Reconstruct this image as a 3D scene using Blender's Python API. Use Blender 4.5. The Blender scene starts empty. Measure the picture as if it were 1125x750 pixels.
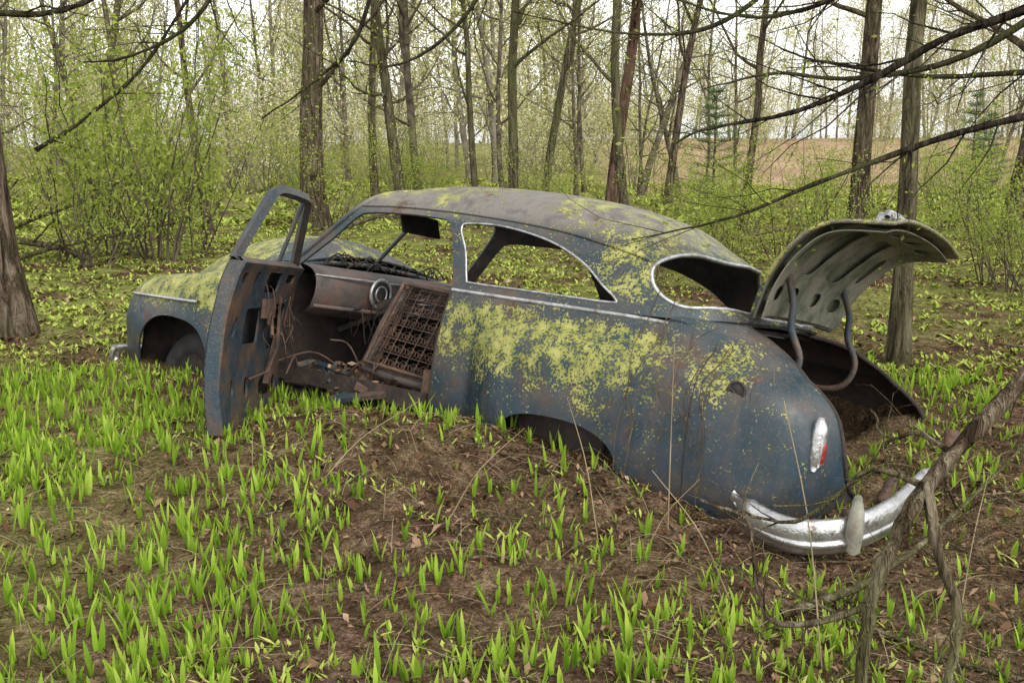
import bpy, bmesh, math, random
import numpy as np
from math import radians, sin, cos, pi
from mathutils import Vector, Matrix, Euler
from mathutils.geometry import delaunay_2d_cdt
scene=bpy.context.scene
rng=np.random.default_rng(7); random.seed(7)

# ------------------------------------------------------------------ node helpers
class NT:
    def __init__(s,name):
        s.m=bpy.data.materials.new(name); s.m.use_nodes=True; s.t=s.m.node_tree
        s.t.nodes.clear(); s.out=s.t.nodes.new('ShaderNodeOutputMaterial')
    def n(s,ty,**k):
        nd=s.t.nodes.new(ty)
        for a,b in k.items(): setattr(nd,a,b)
        return nd
    def set(s,sock,v):
        if v is None: return
        if isinstance(v,bpy.types.NodeSocket): s.t.links.new(v,sock)
        elif isinstance(v,(tuple,list)) and sock.type=='RGBA': sock.default_value=(v[0],v[1],v[2],1)
        else: sock.default_value=v
    def coord(s,w='Object'): return s.n('ShaderNodeTexCoord').outputs[w]
    def sep(s,v):
        q=s.n('ShaderNodeSeparateXYZ'); s.set(q.inputs[0],v); return q.outputs
    def math(s,op,a,b=0,clamp=False):
        q=s.n('ShaderNodeMath',operation=op,use_clamp=clamp); s.set(q.inputs[0],a); s.set(q.inputs[1],b); return q.outputs[0]
    def mr(s,v,a,b,c=0,d=1,smooth=True):
        q=s.n('ShaderNodeMapRange',interpolation_type='SMOOTHSTEP' if smooth else 'LINEAR')
        s.set(q.inputs[0],v)
        for i,x in enumerate((a,b,c,d)): q.inputs[i+1].default_value=x
        return q.outputs[0]
    def noise(s,scale,detail=4,rough=.55,vec=None,dist=0):
        q=s.n('ShaderNodeTexNoise'); s.set(q.inputs['Vector'],vec if vec is not None else s.coord())
        q.inputs['Scale'].default_value=scale;q.inputs['Detail'].default_value=detail
        q.inputs['Roughness'].default_value=rough;q.inputs['Distortion'].default_value=dist
        return q.outputs[0]
    def scl(s,vec,sc):
        q=s.n('ShaderNodeMapping'); s.set(q.inputs[0],vec); q.inputs['Scale'].default_value=sc; return q.outputs[0]
    def mix(s,f,a,b):
        q=s.n('ShaderNodeMix',data_type='RGBA'); s.set(q.inputs[0],f); s.set(q.inputs[6],a); s.set(q.inputs[7],b); return q.outputs[2]
    def ramp(s,f,stops):
        q=s.n('ShaderNodeValToRGB'); s.set(q.inputs[0],f); e=q.color_ramp.elements
        while len(e)<len(stops): e.new(.5)
        for i,(p,c) in enumerate(stops): e[i].position=p; e[i].color=(c[0],c[1],c[2],1)
        return q.outputs[0]
    def bump(s,h,st=.3,dist=.01):
        q=s.n('ShaderNodeBump'); q.inputs['Strength'].default_value=st;q.inputs['Distance'].default_value=dist; s.set(q.inputs['Height'],h); return q.outputs[0]
    def bsdf(s,col,rough=.7,metal=0,normal=None,spec=None):
        q=s.n('ShaderNodeBsdfPrincipled'); s.set(q.inputs['Base Color'],col); s.set(q.inputs['Roughness'],rough); s.set(q.inputs['Metallic'],metal)
        if normal is not None: s.set(q.inputs['Normal'],normal)
        if spec is not None: q.inputs['Specular IOR Level'].default_value=spec
        s.t.links.new(q.outputs[0],s.out.inputs[0]); return q
    def leaf(s,col,tr=.4,rough=.55):
        q=s.n('ShaderNodeBsdfDiffuse'); s.set(q.inputs[0],col); t=s.n('ShaderNodeBsdfTranslucent'); s.set(t.inputs[0],col)
        a=s.n('ShaderNodeMixShader'); a.inputs[0].default_value=tr
        s.t.links.new(q.outputs[0],a.inputs[1]); s.t.links.new(t.outputs[0],a.inputs[2]); s.t.links.new(a.outputs[0],s.out.inputs[0])
    def diffuse(s,col,normal=None):
        q=s.n('ShaderNodeBsdfDiffuse'); s.set(q.inputs[0],col)
        if normal is not None: s.set(q.inputs['Normal'],normal)
        s.t.links.new(q.outputs[0],s.out.inputs[0])
    def attr(s,n='rnd'):
        return s.n('ShaderNodeAttribute',attribute_name=n).outputs['Fac']

# ---- car paint
def paint(name,roof=True,moss=True):
    k=NT(name); c=k.coord(); x,y,z=k.sep(c)
    n1=k.noise(2.6,6,.68,c); n2=k.noise(9,4,.62,c)
    col=k.ramp(n1,[(.34,(.010,.027,.039)),(.46,(.023,.040,.050)),(.55,(.050,.052,.052)),(.66,(.092,.070,.054))])
    st=k.noise(1,3,.6,k.scl(c,(14,14,1.2)))
    col=k.mix(k.mr(st,.5,.75,0,.5),col,(.085,.070,.058))
    fine=k.noise(75,2,.75,c); mid=k.noise(12,4,.66,c)
    col=k.mix(k.mr(fine,.52,.74,0,.55),col,(.13,.115,.10))
    blue=k.math('MULTIPLY',k.mr(z,.78,.36,0,1),k.mr(n2,.38,.60,0,.9))
    col=k.mix(blue,col,(.008,.034,.062))
    if roof:
        col=k.mix(k.mr(z,1.40,1.52,0,.92),col,k.ramp(mid,[(.3,(.10,.088,.080)),(.5,(.19,.168,.145)),(.7,(.13,.13,.09))]))
    rust=k.math('MULTIPLY',k.mr(k.noise(5,6,.72,c),.55,.66),k.mr(n2,.35,.6,0.15,.9))
    col=k.mix(rust,col,k.ramp(fine,[(.3,(.045,.024,.015)),(.7,(.12,.055,.028))]))
    if moss:
        band=k.math('MULTIPLY',k.mr(x,-.78,-.2),k.mr(z,.58,.82))
        band=k.math('MULTIPLY',band,k.mr(z,1.09,.98))
        band=k.math('MULTIPLY',band,k.mr(x,.95,.6,.8,1))
        front=k.math('MULTIPLY',k.mr(x,2.3,2.7),k.mr(z,.62,.80,0,1.12))
        nz=k.sep(k.n('ShaderNodeNewGeometry').outputs['Normal'])[2]
        big=k.noise(2.1,3,.6,c)
        top=k.math('MULTIPLY',k.mr(nz,.15,.7),k.mr(big,.42,.60,0,.88))
        rnd=k.mr(big,.52,.64,0,.70)
        cp=k.math('MULTIPLY',k.mr(x,.45,-.1),k.mr(z,1.05,1.2)); cp=k.math('MULTIPLY',cp,.78)
        reg=k.math('MAXIMUM',k.math('MAXIMUM',band,front),k.math('MAXIMUM',k.math('MAXIMUM',top,rnd),cp))
        s_=k.math('ADD',k.math('MULTIPLY',fine,1.05),k.math('MULTIPLY',mid,.75))
        s_=k.math('ADD',s_,k.math('MULTIPLY',reg,.29))
        mm=k.mr(s_,1.10,1.18,0,.95)
        mc=k.ramp(mid,[(.35,(.12,.14,.025)),(.5,(.23,.24,.042)),(.65,(.36,.34,.10))])
        col=k.mix(mm,col,mc)
        h=k.math('ADD',k.math('MULTIPLY',mm,1.4),k.math('MULTIPLY',n2,.5))
    else: h=k.math('ADD',fine,n2)
    dirt=k.math('MULTIPLY',k.mr(z,.58,.33),k.mr(mid,.35,.6,.1,.8))
    col=k.mix(dirt,col,(.06,.043,.03))
    k.bsdf(col,k.mr(n2,.3,.7,.34,.62),0,k.bump(h,.5,.006),spec=.5)
    return k.m
def simple(name,stops,scale=6,rough=.8,metal=0,bst=.4,bd=.01,stretch=None,detail=4,leaf=None,src=None,spec=None,diff=False):
    k=NT(name)
    if src=='attr': f2=k.attr(); c=None
    else:
        c=k.coord()
        if stretch: c=k.scl(c,stretch)
        f2=k.noise(scale,detail,.64,c)
    col=k.ramp(f2,stops)
    if diff: k.diffuse(col)
    elif leaf is not None: k.leaf(col,leaf)
    else: k.bsdf(col,rough,metal,k.bump(k.noise(scale*4,2,.6,c),bst,bd),spec=spec)
    return k.m
M_paint=paint('weathered_blue_paint'); M_paint2=paint('door_paint',False,False)
M_rust=simple('rust',[(.3,(.03,.02,.014)),(.5,(.085,.05,.034)),(.72,(.18,.10,.06))],9,.85,bst=.7)
M_rustd=simple('dark_rust',[(.3,(.014,.010,.009)),(.55,(.036,.026,.020)),(.75,(.075,.046,.031))],8,.85,bst=.7)
M_inner=simple('inner_sheet_metal',[(.3,(.012,.022,.032)),(.45,(.028,.042,.054)),(.55,(.07,.048,.036)),(.72,(.13,.074,.045))],6,.6,bst=.6)
M_lid=simple('trunk_lid_inside',[(.3,(.04,.045,.028)),(.44,(.13,.14,.095)),(.58,(.25,.24,.19)),(.75,(.14,.085,.05))],6,.6,bst=.5,detail=7)
M_dash=simple('dashboard_paint',[(.3,(.03,.024,.021)),(.48,(.10,.082,.073)),(.7,(.15,.085,.06))],6,.5)
M_chrome=simple('pitted_chrome',[(.3,(.16,.12,.09)),(.42,(.45,.44,.43)),(.7,(.66,.66,.65))],14,.30,metal=.85,bst=.5,bd=.005)
M_trim=simple('dull_trim',[(.3,(.2,.18,.16)),(.55,(.5,.5,.5)),(.7,(.6,.6,.6))],20,.35,metal=.6,bst=.2,bd=.003)
M_rubber=simple('rubber',[(.3,(.012,.012,.012)),(.7,(.04,.036,.032))],10,.9)
M_red=simple('red_lens',[(.3,(.16,.012,.01)),(.7,(.34,.03,.02))],10,.3)
M_soil=simple('dirt_fill',[(.3,(.03,.02,.014)),(.5,(.07,.047,.031)),(.7,(.12,.085,.06))],14,.95,bst=.9,bd=.03)
def bark(name,a,b,c,moss):
    k=NT(name); co=k.coord(); v=k.scl(co,(11,11,1.5)); n=k.noise(1.7,4,.74,v,.8)
    col=k.ramp(n,[(.38,a),(.5,b),(.62,c)])
    if moss: col=k.mix(k.mr(k.noise(1.3,3,.6,co),.42,.62,0,moss),col,(.11,.115,.045))
    k.diffuse(col,k.bump(n,1,.08)); return k.m
M_bark=bark('bark',(.022,.016,.012),(.095,.068,.048),(.20,.155,.115),.25)
M_barkg=bark('bark_lichen',(.03,.025,.018),(.11,.09,.058),(.19,.17,.105),.7)
M_barkr=bark('bark_reddish',(.04,.02,.015),(.12,.07,.05),(.19,.12,.095),.2)
M_barkn=simple('bark_woodland',[(.35,(.05,.04,.03)),(.5,(.10,.08,.058)),(.65,(.17,.14,.10))],3,diff=True,detail=2)
M_barkfar=simple('bark_far_haze',[(.3,(.13,.11,.085)),(.5,(.19,.165,.13)),(.7,(.28,.25,.20))],2,diff=True,detail=1)  # distant trunks: aerial haze painted in as a paler bark colour
M_branch=bark('branch_bark',(.012,.01,.008),(.035,.028,.022),(.07,.06,.045),.5)
M_stick=bark('fallen_branch_bark',(.035,.025,.016),(.12,.09,.058),(.24,.205,.14),.7)
M_leaf=simple('spring_leaf',[(.0,(.17,.23,.03)),(.5,(.30,.37,.06)),(1,(.44,.48,.13))],3,leaf=.5,src='attr')
M_leaffar=simple('spring_leaf_far_haze',[(.0,(.30,.31,.13)),(.5,(.44,.42,.19)),(1,(.54,.49,.29))],3,src='attr',diff=True)  # far foliage, lightened so the colour itself carries the distance haze
M_needle=simple('pine_needle',[(.0,(.08,.13,.05)),(1,(.16,.24,.09))],3,src='attr',diff=True)
M_sprout=simple('sprout',[(.0,(.13,.24,.02)),(.5,(.25,.40,.035)),(1,(.42,.54,.09))],3,leaf=.4,src='attr')
M_herb=simple('herb',[(.0,(.14,.19,.03)),(.5,(.27,.33,.055)),(1,(.42,.45,.12))],3,diff=True,src='attr')
M_litter=simple('dead_leaf',[(.0,(.045,.024,.014)),(.45,(.14,.078,.042)),(.8,(.27,.175,.11)),(1,(.40,.30,.20))],3,src='attr',diff=True)
M_straw=simple('dry_stalk',[(.3,(.20,.15,.09)),(.7,(.38,.30,.19))],5,diff=True,detail=1)
M_vine=simple('dead_vine',[(.3,(.06,.04,.028)),(.7,(.15,.11,.075))],5,diff=True,detail=1)

# ------------------------------------------------------------------ mesh builder
class MB:
    def __init__(s): s.v=[];s.f=[];s.a=[];s.m=[];s.n=0
    def add(s,V,F,a=0.5,m=0):
        V=np.asarray(V,float).reshape(-1,3);F=np.asarray(F,int)
        s.v.append(V);s.f.append(F+s.n);s.n+=len(V)
        s.a.append(np.full(len(V),a,float) if np.isscalar(a) else np.asarray(a,float)); s.m.append(np.full(len(F),m,int))
    def tube(s,P,R,n=6,a=.5,m=0,cap=False,flat=None):
        P=np.asarray(P,float);N=len(P);R=np.full(N,R) if np.isscalar(R) else np.asarray(R,float)
        T=np.gradient(P,axis=0);T/=np.linalg.norm(T,axis=1)[:,None]+1e-9
        up=np.array([0,0,1.]) if abs(T[0][2])<.8 else np.array([1.,0,0])
        V=np.zeros((N,n,3));ang=np.arange(n)*2*pi/n
        u=None
        for i in range(N):
            if u is None: u=np.cross(T[i],up)
            else: u=u-T[i]*u.dot(T[i])
            u=u/(np.linalg.norm(u)+1e-9);w=np.cross(T[i],u)
            fu,fw=(1,1) if flat is None else flat
            V[i]=P[i]+R[i]*(np.cos(ang)[:,None]*u*fu+np.sin(ang)[:,None]*w*fw)
        i=np.arange(N-1)[:,None]*n;j=np.arange(n)[None];j2=(j+1)%n
        F=np.stack([i+j,i+j2,i+n+j2,i+n+j],-1).reshape(-1,4)
        if cap and n%2==0:
            for o in (0,(N-1)*n):
                F=np.vstack([F,[[o+q,o+q+1,o+n-2-q,o+n-1-q] for q in range(n//2-1)]])
        s.add(V.reshape(-1,3),F,a,m)
    def box(s,c,d,rot=None,m=0,a=.5):
        c=np.array(c,float);d=np.array(d,float)/2
        V=np.array([[x,y,z] for x in(-1,1) for y in(-1,1) for z in(-1,1)],float)*d
        if rot is not None: V=V@np.array(Euler(rot).to_matrix()).T
        s.add(V+c,[[0,1,3,2],[4,6,7,5],[0,4,5,1],[2,3,7,6],[0,2,6,4],[1,5,7,3]],a,m)
    def obj(s,name,mats,parent=None,smooth=True,me_only=False):
        me=bpy.data.meshes.new(name)
        V=np.vstack(s.v);F=np.vstack(s.f)
        me.from_pydata(V.tolist(),[],F.tolist())
        at=me.attributes.new('rnd','FLOAT','POINT');at.data.foreach_set('value',np.concatenate(s.a))
        me.polygons.foreach_set('material_index',np.concatenate(s.m))
        me.polygons.foreach_set('use_smooth',np.full(len(F),smooth))
        for mm in mats: me.materials.append(mm)
        me.update()
        if me_only: return me
        return link(name,me,parent)
def link(name,me,parent=None):
    o=bpy.data.objects.new(name,me);scene.collection.objects.link(o)
    if parent: o.parent=parent
    return o

# ------------------------------------------------------------------ terrain
yaw,pit,rol=radians(143.5),radians(-1.9),radians(11.4);CT=np.array([.706,5.098,-.449])
CR=Matrix.Rotation(yaw,4,'Z')@Matrix.Rotation(pit,4,'Y')@Matrix.Rotation(rol,4,'X')
def sstep(t): t=np.clip(t,0,1);return t*t*(3-2*t)
def wav(x,y):
    return .035*np.sin(x*1.3+.5)*np.cos(y*.9)+.02*np.sin(x*3.1+y*2.3)+.012*np.sin(x*6.7-y*5.1+1)
def carxy(x,y):
    dx=x-CT[0];dy=y-CT[1]
    return dx*cos(yaw)+dy*sin(yaw),-dx*sin(yaw)+dy*cos(yaw)
def gz(x,y,dip=True):
    x=np.asarray(x,float);y=np.asarray(y,float)
    z=wav(x,y)+.10*sstep((y-2.8)/1.6)
    z=z+.13*np.exp(-((x+.45)/.85)**2-((y-4.6)/.45)**2)+.03*np.exp(-((x-.5)/.7)**2-((y-4.0)/.4)**2)
    z=z-.07*np.exp(-((x-1.25)/.55)**2-((y-3.75)/.45)**2)
    far=sstep((y-45)/90); z=z+far*(2.4+.012*x)+.25*np.sin(x*.09)*np.sin(y*.11)*sstep((y-12)/20)
    if dip:
        lx,ly=carxy(x,y)
        sd=np.minimum(np.minimum(lx+.98,3.5-lx),np.minimum(.62-ly,ly+1.05))
        z=z-.36*sstep(sd/.14)
    return z
def axis(a,lo,hi,n,c):
    t=np.linspace(math.asinh((lo-c)/a),math.asinh((hi-c)/a),n);return c+a*np.sinh(t)
n=440
gx=axis(3.2,-350,350,n,0.2);gy=axis(3.2,-60,450,n,4.2)
X,Y=np.meshgrid(gx,gy);Zg=gz(X,Y)
k=(np.abs(X)<6)&(Y<11)&(Y>0)
Zg=Zg+np.where(k,rng.normal(0,.010,X.shape),0)
V=np.stack([X,Y,Zg],-1).reshape(-1,3)
i=(np.arange(n-1)[:,None]*n+np.arange(n-1)[None]).ravel()
gb=MB();gb.add(V,np.stack([i,i+1,i+n+1,i+n],1))
kg=NT('forest_floor');c=kg.coord();x,y,z=kg.sep(c)
sn=kg.math('ADD',kg.math('MULTIPLY',kg.noise(7,4,.74,c),.55),kg.math('MULTIPLY',kg.noise(70,3,.78,c),.45))
soil=kg.ramp(sn,[(.36,(.026,.016,.011)),(.47,(.075,.045,.030)),(.55,(.14,.088,.058)),(.63,(.26,.18,.125))])
grass=kg.ramp(sn,[(.36,(.09,.09,.03)),(.5,(.19,.21,.055)),(.6,(.32,.34,.10))])
gf=kg.mr(kg.noise(.8,5,.66,c),.38,.58,0,1)
farf=kg.mr(y,5.5,10,0,.7);leftf=kg.mr(x,-.6,-2.6,0,.4)
gf=kg.math('MULTIPLY',gf,kg.math('ADD',kg.math('ADD',farf,leftf),.10))
col=kg.mix(gf,soil,grass)
bign=kg.noise(.25,4,.6,c)
wood=kg.ramp(bign,[(.35,(.19,.18,.07)),(.55,(.28,.27,.10)),(.75,(.31,.26,.14))])
field=kg.ramp(bign,[(.35,(.31,.215,.135)),(.6,(.44,.31,.20)),(.75,(.37,.30,.17))])
side=kg.mr(kg.math('SUBTRACT',x,kg.math('MULTIPLY',y,.10)),-2,2)
col=kg.mix(kg.mr(y,20,34,0,.9),col,wood)
col=kg.mix(kg.math('MULTIPLY',side,kg.mr(y,33,38)),col,field)
kg.diffuse(col,kg.bump(kg.noise(26,3,.75,c),1,.05))
gb.obj('ground',[kg.m])

# ------------------------------------------------------------------ car: spline nets
def cr(P,t,gA=None,gB=None):
    P=np.asarray(P,float)
    a=gA if gA is not None else 2*P[0]-P[1]; b=gB if gB is not None else 2*P[-1]-P[-2]
    Q=np.concatenate([a[None],P,b[None]]);n=len(P)
    t=np.clip(t,0,n-1);i=np.minimum(t.astype(int),n-2);f=(t-i).reshape((-1,)+(1,)*(P.ndim-1))
    p0,p1,p2,p3=Q[i],Q[i+1],Q[i+2],Q[i+3]
    return .5*((2*p1)+(-p0+p2)*f+(2*p0-5*p1+4*p2-p3)*f**2+(-p0+3*p1-3*p2+p3)*f**3)
MY=np.array([1,-1,1.])
class Net:
    def __init__(s,grid,mu=False,mv=False,disp=None):
        s.g=np.array(grid,float);s.mu=mu;s.mv=mv;s.disp=disp
        s.U=s.g.shape[0]-1;s.V=s.g.shape[1]-1;s.cache=None
    def ev(s,u,v):
        u=np.atleast_1d(np.asarray(u,float));v=np.atleast_1d(np.asarray(v,float))
        A=cr(s.g,u,None,s.g[-2]*MY if s.mu else None)
        vi=np.clip(v,0,s.V);i=np.minimum(vi.astype(int),s.V-1);f=(vi-i)[:,None]
        a=2*A[:,0]-A[:,1];b=A[:,-2]*MY if s.mv else 2*A[:,-1]-A[:,-2]
        Q=np.concatenate([a[:,None],A,b[:,None]],1);r=np.arange(len(u))
        p0,p1,p2,p3=Q[r,i],Q[r,i+1],Q[r,i+2],Q[r,i+3]
        P=.5*((2*p1)+(-p0+p2)*f+(2*p0-5*p1+4*p2-p3)*f**2+(-p0+3*p1-3*p2+p3)*f**3)
        if s.disp: P=s.disp(P)
        return P
    def inv(s,pts,w=(1,1,1)):
        if s.cache is None:
            a,b=np.meshgrid(np.linspace(0,s.U,160),np.linspace(0,s.V,160),indexing='ij')
            s.cache=(a.ravel(),b.ravel(),s.ev(a.ravel(),b.ravel()))
        out=[];w=np.array(w,float)
        for p in np.asarray(pts,float):
            a,b,P=s.cache;k=np.argmin((((P-p)*w)**2).sum(1));u0,v0=a[k],b[k];du=s.U/160;dv=s.V/160
            for _ in range(3):
                aa,bb=np.meshgrid(np.linspace(u0-du,u0+du,9),np.linspace(v0-dv,v0+dv,9),indexing='ij')
                aa=np.clip(aa.ravel(),0,s.U);bb=np.clip(bb.ravel(),0,s.V);Q=s.ev(aa,bb)
                k=np.argmin((((Q-p)*w)**2).sum(1));u0,v0=aa[k],bb[k];du/=4;dv/=4
            out.append((u0,v0))
        return np.array(out)
def inpoly(P,poly):
    x,y=P[:,0],P[:,1];r=np.zeros(len(P),bool);n=len(poly)
    for i in range(n):
        x1,y1=poly[i];x2,y2=poly[(i+1)%n]
        if y1==y2: continue
        c=((y1>y)!=(y2>y))&(x<(x2-x1)*(y-y1)/(y2-y1)+x1);r^=c
    return r
def dpoly(P,poly):
    d=np.full(len(P),1e9);n=len(poly)
    for i in range(n):
        a=poly[i];b=poly[(i+1)%n];ab=b-a;t=np.clip(((P-a)@ab)/(ab@ab+1e-12),0,1)
        d=np.minimum(d,np.linalg.norm(P-a-t[:,None]*ab,axis=1))
    return d
def loop(pts,n=60,closed=True):
    P=np.asarray(pts,float)
    if closed:
        Q=np.concatenate([P[-1:],P,P[:2]]);t=np.linspace(1,len(P)+1,n,endpoint=False);return cr(Q,t)
    return cr(P,np.linspace(0,len(P)-1,n))
def panel(net,du,dv,holes=(),rect=None):
    u0,u1,v0,v1=rect or (0,net.U,0,net.V)
    nu=max(2,int((u1-u0)/du));nv=max(2,int((v1-v0)/dv))
    us=np.linspace(u0,u1,nu+1);vs=np.linspace(v0,v1,nv+1)
    outer=np.array([(u,v0) for u in us]+[(u1,v) for v in vs[1:]]+[(u,v1) for u in us[::-1][1:]]+[(u0,v) for v in vs[::-1][1:-1]])
    a,b=np.meshgrid(us[1:-1],vs[1:-1],indexing='ij');G=np.stack([a.ravel(),b.ravel()],1)
    sc=np.array([1/du,1/dv])
    for h in holes:
        if len(G): G=G[~inpoly(G,h)];G=G[dpoly(G*sc,h*sc)>.35]
    pts=[Vector(p) for p in outer]+[Vector(p) for p in G];edges=[(i,(i+1)%len(outer)) for i in range(len(outer))]
    for h in holes:
        o=len(pts);pts+=[Vector(p) for p in h];edges+=[(o+i,o+(i+1)%len(h)) for i in range(len(h))]
    r=delaunay_2d_cdt(pts,edges,[],0,1e-5)
    P=np.array([tuple(p) for p in r[0]]);F=[f for f in r[2] if len(f)==3]
    C=np.array([P[list(f)].mean(0) for f in F])
    ok=(C[:,0]>u0)&(C[:,0]<u1)&(C[:,1]>v0)&(C[:,1]<v1)
    for h in holes: ok&=~inpoly(C,h)
    F=np.array(F)[ok]
    used=np.unique(F);re=np.full(len(P),-1);re[used]=np.arange(len(used))
    return net.ev(P[used,0],P[used,1]),re[F]
def shell(name,parts,mat,parent,thick=.012,center=(1,0,.7),inner=None):
    bm=bmesh.new()
    for V,F,mir in parts:
        V=V*MY if mir else V
        vs=[bm.verts.new(p) for p in V]
        for f in F:
            try: bm.faces.new([vs[i] for i in (f[::-1] if mir else f)])
            except ValueError: pass
    bmesh.ops.remove_doubles(bm,verts=bm.verts,dist=.0004)
    bmesh.ops.recalc_face_normals(bm,faces=bm.faces)
    c=Vector(center);s=sum(f.normal.dot(f.calc_center_median()-c)*f.calc_area() for f in bm.faces)
    if s<0: bmesh.ops.reverse_faces(bm,faces=bm.faces)
    me=bpy.data.meshes.new(name);bm.to_mesh(me);bm.free()
    me.materials.append(mat)
    if inner: me.materials.append(inner)
    me.polygons.foreach_set('use_smooth',np.full(len(me.polygons),True))
    o=link(name,me,parent)
    s=o.modifiers.new('s','SOLIDIFY');s.thickness=thick;s.offset=-1
    if inner: s.material_offset=1
    e=o.modifiers.new('e','EDGE_SPLIT');e.split_angle=radians(40)
    return o

car=bpy.data.objects.new('abandoned_car',None);scene.collection.objects.link(car)
car.matrix_world=Matrix.Translation(CT)@CR

def dent(P):
    x,y,z=P[:,0],P[:,1],P[:,2];d=.004*np.sin(x*7+z*5)*np.sin(z*11+x*3)+.003*np.sin(x*17-z*9)
    P=P.copy();P[:,1]+=d*np.sign(y);return P
def fbulge(P):
    x,y,z=P[:,0],P[:,1],P[:,2]
    zt=.975+.05*np.clip(x+.3,-1,0)-.10*np.clip(-x-.75,0,1)
    a=np.clip((.62-x)/.26,0,1);b=np.clip((zt-z)/.17,0,1)
    m=np.sqrt((1-a)**2+(1-b)**2);t=np.clip(1-m,0,1)
    d=.10*np.sin(pi/2*t)**.75*np.clip(y/.5,0,1)*np.clip(1-.55*np.clip((.35-z)/.2,0,1),0,1)
    dirx=np.minimum(x+.78,0)*1.3;L=np.sqrt(dirx**2+y**2)+1e-6
    P=P.copy();P[:,0]+=d*dirx/L;P[:,1]+=d*np.abs(y)/L
    m_=np.clip(y/.4,0,1)*(.004*np.sin(x*7+z*5)*np.sin(z*11+x*3)+.003*np.sin(x*17-z*9));P[:,1]+=m_
    return P
sec=[(.84,.25),(.875,.45),(.885,.68),(.865,.88),(.845,1.0),(.815,1.075),(.76,1.10),(.6,1.11)]
def S(x): return [(x,y,z) for y,z in sec]
A=Net([S(.87),S(.5),S(.1),
 [(-.35,.85,.25),(-.35,.88,.45),(-.35,.885,.68),(-.35,.86,.88),(-.35,.825,1.0),(-.35,.78,1.07),(-.36,.70,1.105),(-.36,0,1.13)],
 [(-.72,.83,.22),(-.73,.87,.45),(-.74,.875,.67),(-.73,.85,.86),(-.72,.80,.96),(-.71,.73,1.035),(-.70,.60,1.085),(-.66,0,1.12)],
 [(-1.0,.76,.20),(-1.03,.80,.42),(-1.05,.81,.65),(-1.02,.79,.81),(-.98,.745,.91),(-.92,.67,.98),(-.86,.55,1.025),(-.76,0,1.095)],
 [(-1.1,.45,.22),(-1.15,.47,.42),(-1.17,.48,.62),(-1.15,.47,.78),(-1.09,.44,.88),(-1.02,.42,.95),(-.97,.36,1.0),(-.86,0,1.06)],
 [(-1.12,0,.22),(-1.18,0,.42),(-1.2,0,.62),(-1.18,0,.78),(-1.12,0,.89),(-1.05,0,.96),(-1.0,0,1.0),(-.95,0,1.03)]],mu=True,mv=True,disp=fbulge)
arch=A.inv(loop([(.41,0,.30),(.37,0,.43),(.27,0,.53),(.08,0,.56),(-.13,0,.545),(-.28,0,.47),(-.34,0,.32)],40,False),(1,0,1))
arch=np.vstack([arch,[(arch[-1][0],-.4),(arch[0][0],-.4)]])
tr=A.inv(loop([(-.60,.40,1.10),(-.64,.52,1.08),(-.72,.60,1.06),(-.86,.645,.99),(-.98,.68,.90),(-1.07,.69,.78),(-1.11,.66,.62),(-1.15,.56,.49),(-1.17,.35,.46),(-1.19,.02,.455)],60,False))
tr[-1][0]=7.3
tr=np.vstack([tr,[(7.3,7.4),(tr[0][0],7.4)]])
cut=np.array([(-.3,5.05),(3.0,5.05),(3.0,7.4),(-.3,7.4)])
VA,FA=panel(A,.065,.14,[arch,tr,cut])
shell('rear_body',[(VA,FA,False),(VA,FA,True)],M_paint,car,.012,(.0,0,.6),M_rustd)
rim=A.ev(tr[:-2,0],tr[:-2,1])
mb=MB();mb.tube(np.vstack([rim,(rim*MY)[::-1]])-np.array([0,0,.008]),.012,6);mb.obj('trunk_seal',[M_rustd],car)

# greenhouse
G=Net([
 [(2.16,.80,1.06),(1.97,.74,1.25),(1.78,.665,1.455),(1.70,.56,1.55),(1.66,.33,1.61),(1.64,0,1.63)],
 [(1.45,.81,1.075),(1.42,.75,1.26),(1.40,.68,1.465),(1.38,.56,1.585),(1.38,.33,1.66),(1.38,0,1.68)],
 [(.85,.815,1.08),(.88,.755,1.26),(.9,.685,1.455),(.9,.56,1.59),(.9,.33,1.675),(.9,0,1.695)],
 [(.35,.81,1.08),(.36,.755,1.25),(.38,.685,1.42),(.4,.56,1.56),(.4,.33,1.645),(.4,0,1.67)],
 [(-.04,.79,1.08),(-.02,.745,1.22),(0,.685,1.36),(.02,.56,1.49),(.03,.33,1.575),(.03,0,1.60)],
 [(-.36,.72,1.09),(-.31,.69,1.19),(-.24,.635,1.31),(-.17,.52,1.41),(-.14,.31,1.49),(-.13,0,1.515)],
 [(-.60,.53,1.115),(-.52,.51,1.20),(-.42,.47,1.30),(-.33,.40,1.375),(-.28,.25,1.43),(-.26,0,1.45)],
 [(-.70,0,1.13),(-.62,0,1.20),(-.51,0,1.29),(-.43,0,1.35),(-.38,0,1.395),(-.34,0,1.42)]],mu=True,mv=True)
qpts=[(.80,.8,1.135),(.87,.75,1.28),(.95,.7,1.40),(.90,.7,1.43),(.67,.7,1.43),(.38,.7,1.38),(.16,.7,1.295),(.02,.75,1.20),(-.07,.78,1.14),(-.05,.78,1.122),(.2,.78,1.12),(.5,.8,1.12),(.77,.8,1.12)]
qw=G.inv(loop(qpts,70),(1,0,1))
rw=G.inv(loop([(-.70,-.02,1.155),(-.62,.35,1.14),(-.42,.62,1.13),(-.29,.69,1.165),(-.20,.67,1.24),(-.185,.62,1.32),(-.25,.44,1.385),(-.36,.2,1.41),(-.38,-.02,1.415)],50,False),(1,1,1))
rw[0][0]=7.3;rw[-1][0]=7.3
dl=G.inv(loop([(.875,0,1.09),(.93,0,1.22),(1.01,0,1.38),(1.06,0,1.432),(1.15,0,1.445),(1.4,0,1.45),(1.64,0,1.44),(1.74,0,1.41),(1.86,0,1.28),(2.06,0,1.09)],60,False),(1,0,1))
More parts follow.
